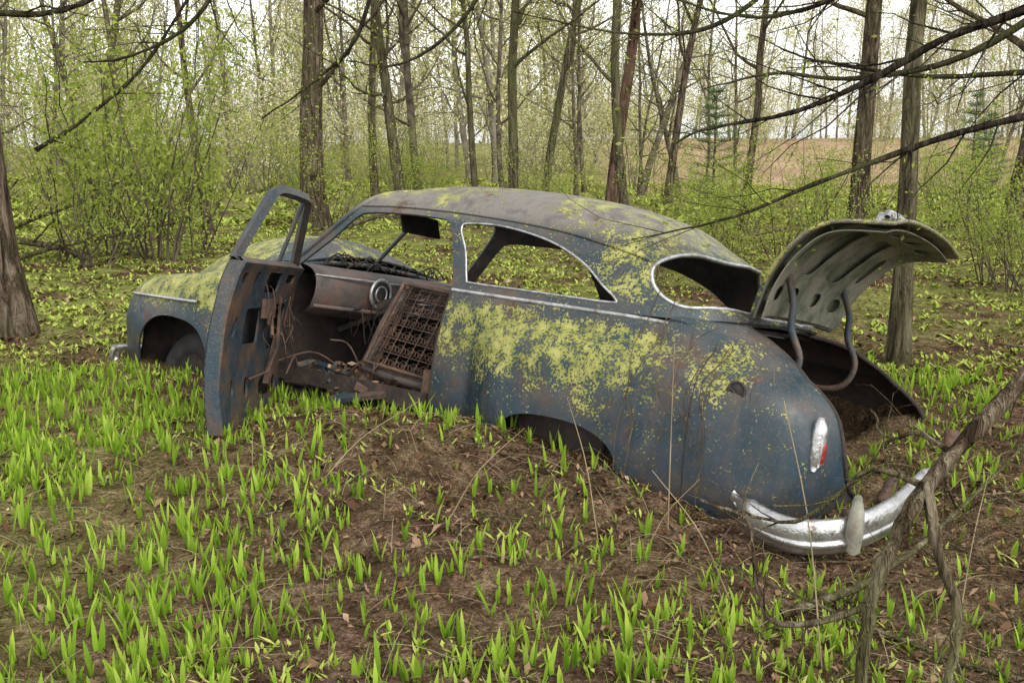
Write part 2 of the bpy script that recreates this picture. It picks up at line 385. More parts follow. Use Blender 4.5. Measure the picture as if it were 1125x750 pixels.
dl=np.vstack([dl,[(dl[-1][0],-.4),(dl[0][0],-.4)]])
dr=G.inv(loop([(.93,0,1.13),(.98,0,1.26),(1.06,0,1.40),(1.12,0,1.43),(1.4,0,1.435),(1.62,0,1.43),(1.72,0,1.39),(1.86,0,1.25),(1.96,0,1.14),(1.9,0,1.125),(1.4,0,1.125),(1.0,0,1.12)],70),(1,0,1))
VL,FL=panel(G,.1,.16,[qw,rw,dl]);VR,FR=panel(G,.1,.16,[qw,rw,dr])
shell('roof_and_pillars',[(VL,FL,False),(VR,FR,True)],M_paint,car,.014,(.5,0,1.1),M_rustd)
mb=MB()
q3=G.ev(qw[:,0],qw[:,1]);r3=G.ev(rw[:,0],rw[:,1])
for s_ in (1,-1):
    m_=np.array([1,s_,1]);mb.tube(np.vstack([q3,q3[:1]])*m_,.006,6)
rr=np.vstack([r3,(r3*MY)[::-1],r3[:1]]);mb.tube(rr,.010,6)
u=np.linspace(.0,3.05,40);b=A.ev(u,np.full(40,4.92));b[:,1]+=.004
for s_ in (1,-1): mb.tube(b*np.array([1,s_,1]),.010,6,flat=(.7,1.1))
u=np.linspace(.02,4.7,60);d=G.ev(u,2.16-.0*u);d[:,1]+=.004
mb2=MB()
for s_ in (1,-1): mb2.tube(d*np.array([1,s_,1]),.008,5)
mb2.obj('drip_rail',[M_paint],car)
mb.obj('bright_trim',[M_trim],car)
mb=MB()
uv=A.inv([(.872,.88,z_) for z_ in np.linspace(.28,1.06,20)],(1,0,1));p=A.ev(uv[:,0],uv[:,1]);mb.tube(p,.006,5)
uv=A.inv([(-.62-.001*t_,0,z_) for t_,z_ in zip(range(20),np.linspace(.98,.25,20))],(1,0,1));p=A.ev(uv[:,0],uv[:,1]);p[:,1]+=.001;mb.tube(p,.0025,5)
mb.obj('body_seams',[M_rustd],car)
w0=G.ev(np.zeros(30),np.linspace(0,5,30));mb=MB();mb.tube(np.vstack([w0,(w0*MY)[::-1]]),.016,6)
mb.tube([(2.22,0,1.15),(2.0,0,1.38),(1.66,0,1.62)],.014,6)
mb.tube([(2.16,.8,1.07),(2.22,.4,1.12),(2.24,0,1.14),(2.22,-.4,1.12),(2.16,-.8,1.07)],.018,6)
mb.obj('windshield_frame',[M_paint],car)

# front end
C=Net([
 [(2.10,.86,.25),(2.10,.885,.45),(2.10,.89,.68),(2.10,.875,.90),(2.12,.83,1.03),(2.16,.74,1.085),(2.2,.45,1.15),(2.22,0,1.19)],
 [(2.5,.87,.25),(2.5,.91,.45),(2.5,.92,.68),(2.5,.905,.88),(2.5,.84,.99),(2.5,.68,1.06),(2.5,.45,1.22),(2.5,0,1.29)],
 [(2.95,.87,.25),(2.95,.93,.45),(2.95,.945,.65),(2.95,.92,.83),(2.95,.83,.935),(2.95,.64,.97),(2.95,.42,1.17),(2.95,0,1.27)],
 [(3.35,.85,.25),(3.35,.91,.45),(3.35,.93,.62),(3.35,.90,.79),(3.35,.80,.88),(3.35,.60,.87),(3.33,.38,1.03),(3.32,0,1.14)],
 [(3.6,.80,.27),(3.6,.84,.45),(3.62,.85,.58),(3.62,.82,.72),(3.62,.74,.80),(3.6,.57,.74),(3.56,.32,.84),(3.54,0,.92)],
 [(3.66,.68,.32),(3.72,.70,.45),(3.74,.70,.55),(3.74,.68,.64),(3.72,.63,.69),(3.68,.5,.64),(3.68,.28,.72),(3.68,0,.78)]],mv=True,disp=dent)
fa=C.inv(loop([(3.42,0,.24),(3.36,0,.44),(3.22,0,.60),(3.0,0,.645),(2.76,0,.60),(2.63,0,.44),(2.58,0,.26)],40,False),(1,0,1))
fa=np.vstack([fa,[(fa[-1][0],-.4),(fa[0][0],-.4)]])
VC,FC=panel(C,.12,.16,[fa])
shell('front_fenders_and_hood',[(VC,FC,False),(VC,FC,True)],M_paint,car,.012,(2.9,0,.5),M_rustd)
mb=MB()
t=np.linspace(0,1,16)
for s_ in (1,-1):
    uu=C.inv(np.stack([3.6-.85*t,.9+0*t,.735+.03*t],1),(1,0,1));p=C.ev(uu[:,0],uu[:,1])
    p[:,1]+=.006;mb.tube(p*np.array([1,s_,1]),.012,6)
    a=np.linspace(0,2*pi,25);mb.tube(np.stack([3.73+0*a,s_*.60+.095*np.cos(a),.56+.095*np.sin(a)],1),.014,6)
bp=loop([(3.58,.92,.30),(3.68,.88,.30),(3.80,.76,.30),(3.87,.4,.30),(3.89,0,.30),(3.87,-.4,.30),(3.80,-.76,.30),(3.68,-.88,.30),(3.58,-.92,.30)],50,False)
mb.tube(bp,.045,10,cap=True,flat=(.45,1.25))
for zz in (.44,.52,.6): mb.tube([(3.70,-.5,zz),(3.76,0,zz),(3.70,.5,zz)],.018,6)
mb.obj('front_bumper_and_grille',[M_chrome],car)
mb=MB();mb.box((3.0,.55,.52),(.95,.03,.6));mb.box((3.0,-.55,.52),(.95,.03,.6));mb.box((2.52,.72,.5),(.02,.34,.6));mb.box((3.5,.66,.42),(.02,.24,.4));mb.obj('inner_fenders',[M_rustd],car,smooth=False)
Dn=Net([S(x)[:6] for x in (.87,1.25,1.65,2.10)])
VD,FD=panel(Dn,.12,.2);shell('passenger_door',[(VD,FD,True)],M_paint,car,.02,(1.4,0,.7),M_rustd)
# --- open driver door
hx,hy=2.08,.865
door=bpy.data.objects.new('driver_door',None);scene.collection.objects.link(door);door.parent=car
door.location=(hx,hy,-.01);door.rotation_euler=(radians(-1.5),0,radians(-55))
OFF=np.array([hx,hy,0])
def lower(V): return V-OFF
VDo,FDo=panel(Dn,.12,.2)
shell('door_skin',[(lower(VDo),FDo,False)],M_paint2,door,.006,(-.6,-1,.7))
def inoff(P): P=P.copy();P[:,1]-=.065+.005*np.sin(P[:,0]*21)*np.sin(P[:,2]*17);return P
Di=Net([S(x)[:6] for x in (.87,1.25,1.65,2.10)],disp=inoff)
def rrect(u0,u1,v0,v1,r=.25):
    c=[];
    for cx,cy,a0 in ((u1,v1,0),(u0,v1,90),(u0,v0,180),(u1,v0,270)):
        sx=1 if a0 in(0,270) else -1;sy=1 if a0 in(0,90) else -1
        for k_ in range(5):
            a=radians(a0+k_*22.5);rx=r*(u1-u0);ry=r*(v1-v0)
            c.append((cx-sx*rx+rx*cos(a),cy-sy*ry+ry*sin(a)))
    return np.array(c)
holes=[rrect(.25,.42,3.7,4.3),rrect(.75,1.0,3.6,4.4),rrect(1.35,2.05,3.3,4.45,.15),rrect(2.35,2.7,3.8,4.4),
 rrect(.28,.45,2.1,2.6,.45),rrect(.8,1.5,1.9,2.8,.12),rrect(2.0,2.65,1.7,2.9,.18),
 rrect(.4,.6,.8,1.2,.45),rrect(1.0,1.2,.7,1.2,.45),rrect(1.7,2.5,.6,1.1,.3)]
Vi,Fi=panel(Di,.1,.16,holes)
shell('door_inner_panel',[(lower(Vi),Fi,False)],M_inner,door,.012,(-.6,-1,.7))
mb=MB()
def band(u,v):
    a=lower(Dn.ev(u,v));b=lower(Di.ev(u,v));n=len(a)
    V=np.vstack([a,b]);F=[[i,i+1,n+i+1,n+i] for i in range(n-1)];mb.add(V,F)
L20=np.linspace(0,1,24)
band(L20*3,0*L20);band(L20*3,0*L20+5);band(0*L20,L20*5);band(0*L20+3,L20*5)
mb.obj('door_edges',[M_paint2],door,smooth=False)
mb=MB()
fp=[(.885,1.07),(.93,1.2),(1.02,1.38),(1.07,1.425),(1.2,1.44),(1.45,1.445),(1.62,1.44),(1.70,1.41),(1.82,1.28),(2.02,1.07)]
fp=loop([(a,0,b) for a,b in fp],40,False);uv=G.inv(fp,(1,0,1));p=lower(G.ev(uv[:,0],uv[:,1]));p[:,1]-=.015
mb.tube(p,.028,4,flat=(1,1))
vp=G.inv([(1.66,0,1.08),(1.63,0,1.25),(1.60,0,1.44)],(1,0,1));p=lower(G.ev(vp[:,0],vp[:,1]));p[:,1]-=.015;mb.tube(p,.012,6)
p=lower(Dn.ev(L20*3,0*L20+5));p[:,1]-=.03;mb.tube(p,.035,6,flat=(1,.6),m=1)
mb.obj('door_window_frame',[M_paint2,M_dash],door,smooth=False)
mb=MB()
def ring(mb,c,r,th,ax=1,m=0,n=6,seg=28):
    a=np.linspace(0,2*pi,seg+1);e=np.zeros((seg+1,3));o=[i for i in range(3) if i!=ax]
    e[:,o[0]]=r*np.cos(a);e[:,o[1]]=r*np.sin(a);mb.tube(e+np.array(c),th,n,m=m)
ring(mb,(-.52,-.09,.78),.035,.01);mb.tube([(-.52,-.10,.78),(-.60,-.13,.70)],.010,6)
mb.tube([(-.3,-.08,.9),(-.35,-.1,.62),(-.5,-.1,.5),(-.8,-.08,.48)],.008,5)
mb.box((-.55,-.085,.84),(.22,.02,.10));mb.box((-.35,-.08,.55),(.05,.03,.3),(0,.5,0))
r=np.random.default_rng(4)
for _ in range(12):
    a_=np.array([r.uniform(-.7,-.05),-.085,r.uniform(.7,1.0)]);b_=a_+np.array([r.uniform(-.2,.2),-.03,r.uniform(-.35,-.05)]);mb.tube(loop([a_,(a_+b_)/2+r.normal(0,.04,3),b_],8,False),.0035,4)
mb.obj('door_window_regulator',[M_rust],door,smooth=False)

# --- trunk lid
def prof(s):
    return cr(np.array([(-.60,1.105),(-.80,1.06),(-.98,.97),(-1.12,.82),(-1.18,.56)]),s)
hin=np.array([-.60,1.09]);ang=radians(82)
def lidmap(P):
    v=P.copy();dx=P[:,0]-hin[0];dz=P[:,2]-hin[1]
    v[:,0]=hin[0]+dx*cos(ang)+dz*sin(ang);v[:,2]=hin[1]-dx*sin(ang)+dz*cos(ang)
    v[:,0]-=.02;v[:,2]+=.07
    return v
def lidnet(off,inset):
    g=[]
    w=[.56,.62,.655,.655,.62]
    for i in range(5):
        x,z=prof(np.array([float(i)]))[0]
        pn=prof(np.array([min(4.,i+.05)]))[0]-prof(np.array([max(0,i-.05)]))[0];pn/=np.linalg.norm(pn);nx,nz=pn[1],-pn[0]
        if nz<0 and i<3: nx,nz=-nx,-nz
        if i>=3 and nx>0: nx,nz=-nx,-nz
        row=[]
        for t_ in np.linspace(-1,1,9):
            yy=t_*(w[i]-inset);drop=.055*abs(t_)**2.6
            row.append((x-nx*(drop+off),yy,z-nz*(drop+off)))
        g.append(row)
    return Net(g,disp=lidmap)
Lo=lidnet(0,0);Vl,Fl=panel(Lo,.16,.25)
shell('trunk_lid',[(Vl,Fl,False)],M_paint,car,.008,(-.9,0,.7),M_lid)
Li=lidnet(.032,.03)
hs=[rrect(.5,.9,v,v+.8,.45) for v in (.8,2.5,4.7,6.4)]+[rrect(1.5,2.6,v,v+.45,.45) for v in (.7,6.85)]+[rrect(1.3,3.1,v,v+1.7,.3) for v in (1.9,4.4)]+[rrect(3.35,3.65,v,v+.7,.45) for v in (.8,2.2,3.65,5.1,6.5)]
Vl,Fl=panel(Li,.12,.2,hs,rect=(.12,3.85,.1,7.9))
shell('trunk_lid_inner_frame',[(Vl,Fl,False)],M_lid,car,.006,(-.9,0,.7))
mb=MB()
bnd=Lo.ev(np.concatenate([np.linspace(0,4,30),np.full(30,4.),np.linspace(4,0,30),np.zeros(30)]),np.concatenate([np.zeros(30),np.linspace(0,8,30),np.full(30,8.),np.linspace(8,0,30)]))
mb.tube(bnd,.010,6,m=0)
mb.obj('trunk_lid_edge',[M_paint],car)
mb=MB()
hd=lidmap(np.array([[-1.19,-.09,.74],[-1.215,-.07,.75],[-1.22,0,.75],[-1.215,.07,.75],[-1.19,.09,.74]]));mb.tube(hd,.014,8)
mb.tube(lidmap(np.array([[-1.13,0,.80],[-1.19,0,.79],[-1.2,0,.72],[-1.17,0,.66]])),[.03,.03,.026,.02],8)
mb.obj('trunk_handle',[M_chrome],car)
mb=MB()
for yy in (.42,-.42):
    e=Li.ev([1.2],[4+yy/.62*4])[0]
    pts=loop([tuple(e),(e[0]-.05,yy,e[2]-.13),(-.80,yy,1.12),(-.86,yy,.98),(-.80,yy,.86),(-.62,yy,.84),(-.5,yy,.92)],30,False)
    mb.tube(pts,.014,6,flat=(.8,1.3))
mb.obj('trunk_hinges',[M_inner],car)
mb=MB()
for s_ in (1,-1):
    c0=np.array([-1.135 if s_>0 else -1.17,.85 if s_>0 else -.82,.675])
    zz=np.linspace(-1,1,9);pr=np.sqrt(np.clip(1-zz**4,.15,1))
    mb.tube(c0+np.outer(zz*.11,[0,0,1]),.029*pr,10,m=0,cap=True)
    mb.tube(c0+np.array([-.013,0,0])+np.outer(zz*.092,[0,0,1]),.023*pr,10,m=2,cap=True)
    mb.tube(c0+np.array([-.026,0,-.03])+np.outer(zz*.05,[0,0,1]),.015*pr,10,m=1,cap=True)
mb.obj('taillights',[M_chrome,M_red,M_trim],car)
mb=MB();fc=A.inv([(-.80,.93,.83)])[0];f3=A.ev([fc[0]],[fc[1]])[0]
a=np.linspace(0,2*pi,21);mb.tube(np.stack([f3[0]+.036*np.cos(a),f3[1]+.004+0*a,f3[2]+.036*np.sin(a)],1),.007,6)
mb.tube([f3+np.array([0,.0,0]),f3+np.array([0,.007,0])],[.034,.034],12,m=1,cap=True)
mb.obj('fuel_filler',[M_rustd,M_rubber],car)

# interior
mb=MB()
mb.box((1.0,0,.36),(2.4,1.62,.03));mb.box((2.18,0,.68),(.03,1.6,.72));mb.box((-.12,0,.72),(.03,1.5,.72),(0,-.25,0))
mb.box((-.65,0,.30),(.98,1.4,.03));mb.box((-.30,0,1.085),(.5,1.3,.02))
mb.box((.35,.82,.42),(1.0,.03,.45))
mb.box((1.5,.82,.33),(1.25,.1,.1))
mb.obj('floor_and_bulkheads',[M_rustd],car,smooth=False)
mb=MB()
dp=[(2.16,1.09),(2.0,1.10),(1.86,1.08),(1.80,1.02),(1.80,.92),(1.84,.84),(1.92,.80)]
P=loop([(a,0,b) for a,b in dp],22,False);ys=np.linspace(-.78,.78,25);V=[];
for y_ in ys:
    q=P.copy();q[:,1]=y_;q[:,0]+=.12*(abs(y_)/.78)**2;V.append(q)
V=np.array(V).reshape(-1,3);m_=22;F=[[i*m_+j,i*m_+j+1,(i+1)*m_+j+1,(i+1)*m_+j] for i in range(24) for j in range(m_-1)]
mb.add(V,F)
for (yy,r_) in ((.36,.085),(-.36,.06)):
    ring(mb,(1.79,yy,.975),r_,.012,ax=0,m=1);ring(mb,(1.785,yy,.975),r_*.55,.006,ax=0,m=1)
    mb.tube([(1.80,yy,.975),(1.785,yy,.975)],[r_,r_],16,m=2,cap=True)
for kz in range(6): mb.box((1.795,0,.88+.03*kz),(.012,.3,.012),m=1)
for yy in (-.12,.2,.55,.15): mb.tube([(1.8,yy,.88),(1.765,yy,.88)],.016,8,m=2,cap=True)
mb.box((1.86,-.45,.72),(.1,.5,.15),m=0);mb.box((1.795,-.45,.97),(.01,.3,.09),m=2)
mb.tube(loop([(1.92,-.78,.86),(1.80,-.4,.86),(1.79,0,.86),(1.80,.4,.86),(1.92,.78,.86)],20,False),.014,6,m=0)
mb.tube(loop([(1.93,-.78,1.04),(1.81,-.4,1.045),(1.80,0,1.045),(1.81,.4,1.045),(1.93,.78,1.04)],20,False),.008,6,m=1)
mb.obj('dashboard',[M_dash,M_trim,M_rubber],car)
mb=MB()
mb.tube([(2.1,.36,.72),(1.55,.36,.96)],.020,8,cap=True)
mb.tube([(1.9,.36,.86),(1.6,.36,.965)],.035,8,cap=True)
mb.tube([(1.56,.36,.96),(1.54,.36,.97)],.05,10,cap=True)
for _ in range(18):
    a_=np.array([1.75+.15*rng.random(),rng.uniform(-.3,.7),.86]);b_=a_+np.array([rng.uniform(-.25,.05),rng.uniform(-.2,.2),rng.uniform(-.05,.12)])
    m2=(a_+b_)/2+np.array([0,0,-rng.uniform(.05,.25)]);mb.tube(loop([a_,m2,b_],8,False),.0035,4)
for _ in range(22):
    a_=np.array([rng.uniform(1.9,2.15),rng.uniform(-.5,.6),1.12]);b_=a_+rng.uniform(-.25,.25,3)*np.array([.5,1,.2]);mb.tube(loop([a_,(a_+b_)/2+np.array([0,0,.05]),b_],6,False),.005,4)
mb.obj('steering_column_and_wiring',[M_rustd],car)
def seat(name,M,w,h):
    mb=MB();M=np.array(M)
    def T(p): p=np.asarray(p,float);return p@M[:3,:3].T+M[:3,3]
    for zz in (0,.09):
        c=[(0,0,zz),(w,0,zz),(w,h,zz),(0,h,zz),(0,0,zz)];
        for i_ in range(4): mb.tube(T([c[i_],c[i_+1]]),.012,5)
    nx,ny=int(w/.075),int(h/.075)
    for i_ in range(nx):
        for j_ in range(ny):
            t_=np.linspace(0,1,26);cx,cy=(i_+.5)*w/nx,(j_+.5)*h/ny;r_=.030*(1-.35*np.sin(pi*t_))
            mb.tube(T(np.stack([cx+r_*np.cos(t_*8*pi),cy+r_*np.sin(t_*8*pi),t_*.09],1)),.003,3)
    for i_ in range(nx+1): mb.tube(T([(i_*w/nx,0,.092),(i_*w/nx,h,.092)]),.003,4)
    for j_ in range(ny+1): mb.tube(T([(0,j_*h/ny,.092),(w,j_*h/ny,.092)]),.003,4)
    mb.tube(T(loop([(0,h,.0),(w*.1,h+.02,.04),(w*.5,h+.035,.04),(w*.9,h+.02,.04),(w,h,0)],16,False)),.026,6,m=1)
    mb.tube(T([(-.03,-.02,.04),(-.035,h*.5,.05),(-.02,h,.04)]),.034,6,m=1)
    mb.tube(T([(-.03,-.02,.04),(w*.5,-.04,.05),(w,-.02,.04)]),.03,6,m=1)
    mb.obj(name,[M_rust,M_dash],car)
def frm(o,e1,e2):
    e1=Vector(e1).normalized();e2=Vector(e2);e2=(e2-e1*e2.dot(e1)).normalized();e3=e1.cross(e2)
    return Matrix(((e1.x,e2.x,e3.x,o[0]),(e1.y,e2.y,e3.y,o[1]),(e1.z,e2.z,e3.z,o[2]),(0,0,0,1)))
seat('seat_base',frm((1.5,-.65,.52),(-1,0,0.1),(0,1,0)),.5,1.0)
seat('driver_seat_back',frm((1.46,.68,.57),(-1,.10,-.04),(.30,-.40,.86)),.56,.50)
seat('passenger_seat_back',frm((1.0,-.6,.56),(0,1,0),(-.2,0,1)),.60,.46)
mb=MB()
mb.box((1.62,.28,1.42),(.012,.34,.12),(0,.35,.0));mb.tube([(1.66,.1,1.5),(1.64,.45,1.47)],.008,5)
mb.obj('sun_visor',[M_rustd],car,smooth=False)
mb=MB();r=np.random.default_rng(8)
for _ in range(34):
    mb.box((r.uniform(.95,1.95),r.uniform(.45,.95),r.uniform(.40,.52)),(r.uniform(.05,.35),r.uniform(.02,.10),r.uniform(.008,.05)),(r.normal(0,.3),r.normal(0,.3),r.uniform(0,3)),m=int(r.random()<.5))
for _ in range(14):
    a_=np.array([r.uniform(.95,1.9),r.uniform(.4,.9),.5]);b_=a_+r.normal(0,.16,3)*np.array([1,1,.5]);mb.tube(loop([a_,(a_+b_)/2+np.array([0,0,.08]),b_],8,False),.005,5)
mb.box((1.45,.88,.47),(1.1,.05,.09),(0.1,.01,0),m=2);mb.box((.93,.80,.50),(.05,.12,.28),(0,0,.2),m=0)
mb.obj('loose_rusty_metal',[M_rust,M_inner,M_rustd],car,smooth=False)
mb=MB()
for (wx,wy) in ((.02,.70),(.02,-.70),(3.0,.68),(3.0,-.68)):
    a=np.linspace(0,2*pi,33);mb.tube(np.stack([wx+.235*np.cos(a),wy+0*a,.24+.235*np.sin(a)],1),.085,10)
    s_=np.sign(wy);mb.tube([(wx,wy-.05,.24),(wx,wy+s_*.05,.24),(wx,wy+s_*.07,.24)],[.17,.17,.06],20,m=1,cap=True)
mb.obj('wheels',[M_rubber,M_rustd],car)
mb=MB()
for (cx,cy,rx,ry,h_) in ((1.35,.55,.6,.35,.16),(1.0,-.2,.9,.6,.13),(-.7,-.1,.35,.6,.12),(.3,.3,.5,.5,.2)):
    a,r_=np.meshgrid(np.linspace(0,2*pi,25),np.linspace(0,1,9));h=h_*np.cos(r_*pi/2)+rng.normal(0,.008,a.shape)
    V=np.stack([cx+rx*r_*np.cos(a),cy+ry*r_*np.sin(a),.36+h-.05*(cx<-.5)],-1).reshape(-1,3)
    mb.add(V,[[i*25+j,i*25+j+1,(i+1)*25+j+1,(i+1)*25+j] for i in range(8) for j in range(24)])
n_=900;r=np.random.default_rng(3);cx=np.where(r.random(n_)<.5,r.uniform(-1.05,-.35,n_),r.uniform(.9,1.9,n_));cy=np.where(cx<0,r.uniform(-.6,.6,n_),r.uniform(-.6,.85,n_));cc=np.stack([cx,cy,np.where(cx<0,.37,.46)+r.random(n_)*.09],1)
e1=r.normal(0,1,(n_,3))*[.022,.022,.008];e2=np.cross(e1,r.normal(0,1,(n_,3)));e2*=.013/(np.linalg.norm(e2,axis=1)[:,None]+1e-9)
mb.add(np.stack([cc-e1,cc-e2,cc+e1,cc+e2],1).reshape(-1,3),np.arange(n_*4).reshape(-1,4),np.repeat(r.random(n_),4),1)
mb.obj('cabin_debris',[M_soil,M_litter],car)
mb=MB()
for k_ in range(9):
    x_=(-.33,-.36,-.40,-.62,-.66,-.72,-.52,-.48,-.69)[k_];top=(1.25,1.22,1.05,1.02,1.0,.9,1.05,.95,1.03)[k_];bot=(.34,.5,.36,.62,.34,.5,.4,.6,.75)[k_]
    p=[]
    for z_ in np.linspace(top,bot,10):
        x_+=rng.normal(0,.016);uvp=A.inv([(x_,.9,min(z_,1.06))],(1,.2,1))[0];s3=A.ev([uvp[0]],[uvp[1]])[0];s3[1]+=.010+abs(rng.normal(0,.008))
        if z_>1.07: s3[2]=z_;s3[1]-=.05
        p.append(s3)
    mb.tube(loop(p,24,False),.0022,4)
for _ in range(60):
    x_,z_=rng.normal(-.52,.14),rng.uniform(.55,1.05);uvp=A.inv([(x_,.9,z_)],(1,.2,1))[0];s3=A.ev([uvp[0]],[uvp[1]])[0];s3[1]+=.012
    e=s3+np.array([rng.uniform(-.12,.12),rng.uniform(0,.03),rng.uniform(-.1,.1)]);mb.tube(loop([s3,(s3+e)/2+[0,.02,0],e],6,False),.0015,3)
mb.obj('dead_vines',[M_vine],car)

# ------------------------------------------------------------------ fallen bumper
mb=MB()
bp=loop([(.90,3.86,.12),(.96,3.70,.075),(1.09,3.575,.06),(1.27,3.575,.07),(1.47,3.70,.09),(1.66,3.90,.12),(1.86,4.12,.17)],50,False)
n_=len(bp);sc=np.clip(np.minimum(np.arange(n_),n_-1-np.arange(n_))/6,.35,1)
mb.tube(bp,.074*sc,16,cap=True,flat=(.45,1))
bp2=bp.copy();bp2[:,1]-=.028;bp2[:,2]-=.02;mb.tube(bp2,.018*sc,8,cap=True)
mb.tube([(1.29,3.56,.02),(1.28,3.52,.09),(1.29,3.535,.17),(1.31,3.59,.21)],[.036,.04,.034,.018],10,m=2,cap=True,flat=(1,.8))
mb.tube([(1.88,4.12,.16),(1.89,4.12,.25),(1.90,4.15,.31)],[.034,.034,.03],10,m=1,cap=True)
mb.box((1.40,3.78,.07),(.22,.04,.04),(0,.2,.6),m=1);mb.box((1.6,4.03,.08),(.3,.05,.03),(0,0,1.1),m=1)
mb.obj('fallen_chrome_bumper',[M_chrome,M_rust,M_lid])

# ------------------------------------------------------------------ plants on ground
def blades(mb,B,az,h,lean,w,curl,a,rows=4,prof_=(.5,1,.8,.06)):
    L=len(B);t=np.linspace(0,1,rows)
    dx,dy=np.cos(az),np.sin(az)
    out=lean[:,None]*t+curl[:,None]*t**2
    zz=h[:,None]*(t-.25*np.abs(curl[:,None])*t**2)
    cx=B[:,0,None]+dx[:,None]*out*h[:,None];cy=B[:,1,None]+dy[:,None]*out*h[:,None];cz=B[:,2,None]+zz
    ww=w[:,None]*np.array(prof_)[None]*.5
    lx=cx-dy[:,None]*ww;ly=cy+dx[:,None]*ww;rx=cx+dy[:,None]*ww;ry=cy-dx[:,None]*ww
    V=np.stack([np.stack([lx,ly,cz],-1),np.stack([rx,ry,cz],-1)],2)
    base=(np.arange(L)*rows*2)[:,None]+np.arange(rows-1)[None]*2
    F=np.stack([base,base+1,base+3,base+2],-1).reshape(-1,4)
    aa=np.repeat(a,rows*2).reshape(L,rows,2)+(t[None,:,None]-.5)*.4
    mb.add(V.reshape(-1,3),F,aa.ravel())
def vn(x,y,s,seed=0):
    r=np.random.default_rng(seed);g=r.random((64,64));u=(x*s)%63;v=(y*s)%63;i=u.astype(int);j=v.astype(int);f=sstep(u-i);h=sstep(v-j)
    i2=(i+1)%64;j2=(j+1)%64
    return (g[i,j]*(1-f)+g[i2,j]*f)*(1-h)+(g[i,j2]*(1-f)+g[i2,j2]*f)*h
def incar(x,y,m=0):
    lx,ly=carxy(x,y);return (lx>-1.15-m)&(lx<3.7+m)&(ly<.78+m)&(ly>-1.15-m)
def bare(x,y):
    b=np.exp(-(((x-.15)/1.45)**2+((y-4.1)/.78)**2)**1.3)
    b=np.maximum(b,.97*np.exp(-(((x-2.0)/1.4)**2+((y-3.5)/.9)**2)**1.3))
    b=np.maximum(b,.85*np.exp(-(((x+.9)/.6)**2+((y-4.6)/.5)**2)))
    b=np.maximum(b,.6*np.exp(-(((x-1.3)/1.3)**2+((y-2.6)/.7)**2)))
    return b
def scatter(n,x0,x1,y0,y1,dens):
    x=rng.uniform(x0,x1,n);y=rng.uniform(y0,y1,n);k=rng.random(n)<dens(x,y);k&=~incar(x,y);k&=np.abs(x)<.62*y+.8
    return x[k],y[k]
def sprouts(name,x,y,hs=1.0,mat=M_sprout,wd=1):
    mb=MB();n=len(x);z=gz(x,y);hh=(.025+.125*rng.beta(2,2.2,n))*hs
    for k_ in range(4):
        on=rng.random(n)<(1,.9,.5,.25)[k_];m_=on.sum()
        B=np.stack([x,y,z-.01],1)[on]+rng.normal(0,.004,(m_,3))*[1,1,0]
        az=rng.uniform(0,2*pi,m_)
        blades(mb,B,az,hh[on]*rng.uniform(.6,1.1,m_),rng.uniform(.0,.22,m_)+.05*k_,(.003+hh[on]*rng.uniform(.06,.14,m_))*wd,rng.uniform(0,.3,m_),rng.beta(2,2,m_))
    return mb.obj(name,[mat])
dn=lambda x,y:np.clip((1-bare(x,y)*.96)*(.15+1.15*vn(x+20,y,1.9,3)*(.5+.6*vn(x+7,y+3,6,4)))*np.where(x>.6,np.clip(1-.35*(x-.6),.3,1),1)+.03,0,1)
x,y=scatter(24000,-4.2,3.6,1.9,6.4,dn);sprouts('green_shoots',x,y)
x,y=scatter(12000,-8,9,5.8,13,lambda x,y:.8*vn(x+20,y,.7,5)*np.where(x>1.5,.6,1));sprouts('green_shoots',x,y,.55,M_herb)
mb=MB()
def herbs(x,y,hmax,w):
    n=len(x);z=gz(x,y)
    for k_ in range(4):
        blades(mb,np.stack([x,y,z],1)+rng.normal(0,.02,(n,3))*[1,1,0],rng.uniform(0,2*pi,n),rng.uniform(.3,1,n)*hmax,rng.uniform(.4,1.6,n),rng.uniform(.5,1,n)*w,rng.uniform(0,.8,n),rng.beta(2,2,n),rows=3,prof_=(.15,1,.1))
x,y=scatter(8000,-4,5,1.9,7,lambda x,y:(vn(x+9,y,2.2,8)>.45)*.9*(1-.7*bare(x,y)));herbs(x,y,.032,.015)
x,y=scatter(32000,-14,16,6,24,lambda x,y:.2+.9*vn(x+30,y,.5,9)*np.where(x<-1.5,1.3,.8));herbs(x,y,.05,.036)
x,y=scatter(10000,-30,34,18,46,lambda x,y:.3+.6*vn(x+40,y,.3,10));herbs(x,y,.18,.12)
mb.obj('ground_herbs',[M_herb])
mb=MB()
def litter(x,y,s0,s1):
    n=len(x);z=gz(x,y)+.008+rng.random(n)*.012;s=rng.uniform(s0,s1,n);a=rng.uniform(0,2*pi,n);tl=rng.normal(0,.45,n);tw=rng.normal(0,.45,n)
    e1=np.stack([np.cos(a),np.sin(a),tl],1)*s[:,None];e2=np.stack([-np.sin(a),np.cos(a),tw],1)*s[:,None]*rng.uniform(.3,.6,n)[:,None]
    c=np.stack([x,y,z],1);up=np.zeros((n,3));up[:,2]=s*rng.uniform(.05,.5,n)
    V=np.stack([c-e1,c-e2*1+up,c+e1,c+e2+up],1)
    mb.add(V.reshape(-1,3),np.arange(n*4).reshape(-1,4),np.repeat(rng.beta(1.4,2,n),4))
x,y=scatter(52000,-4,4.5,1.8,7.5,lambda x,y:.30+.70*bare(x,y));litter(x,y,.004,.018)
x,y=scatter(4500,-4,4.5,1.8,7.5,lambda x,y:.3+.7*bare(x,y));litter(x,y,.016,.030)
x,y=scatter(14000,-9,10,6,16,lambda x,y:.7+0*x);litter(x,y,.015,.04)
mb.obj('leaf_litter',[M_litter])
mb=MB()
x,y=scatter(2600,-4,4.5,1.8,8,lambda x,y:.2+.8*bare(x,y))
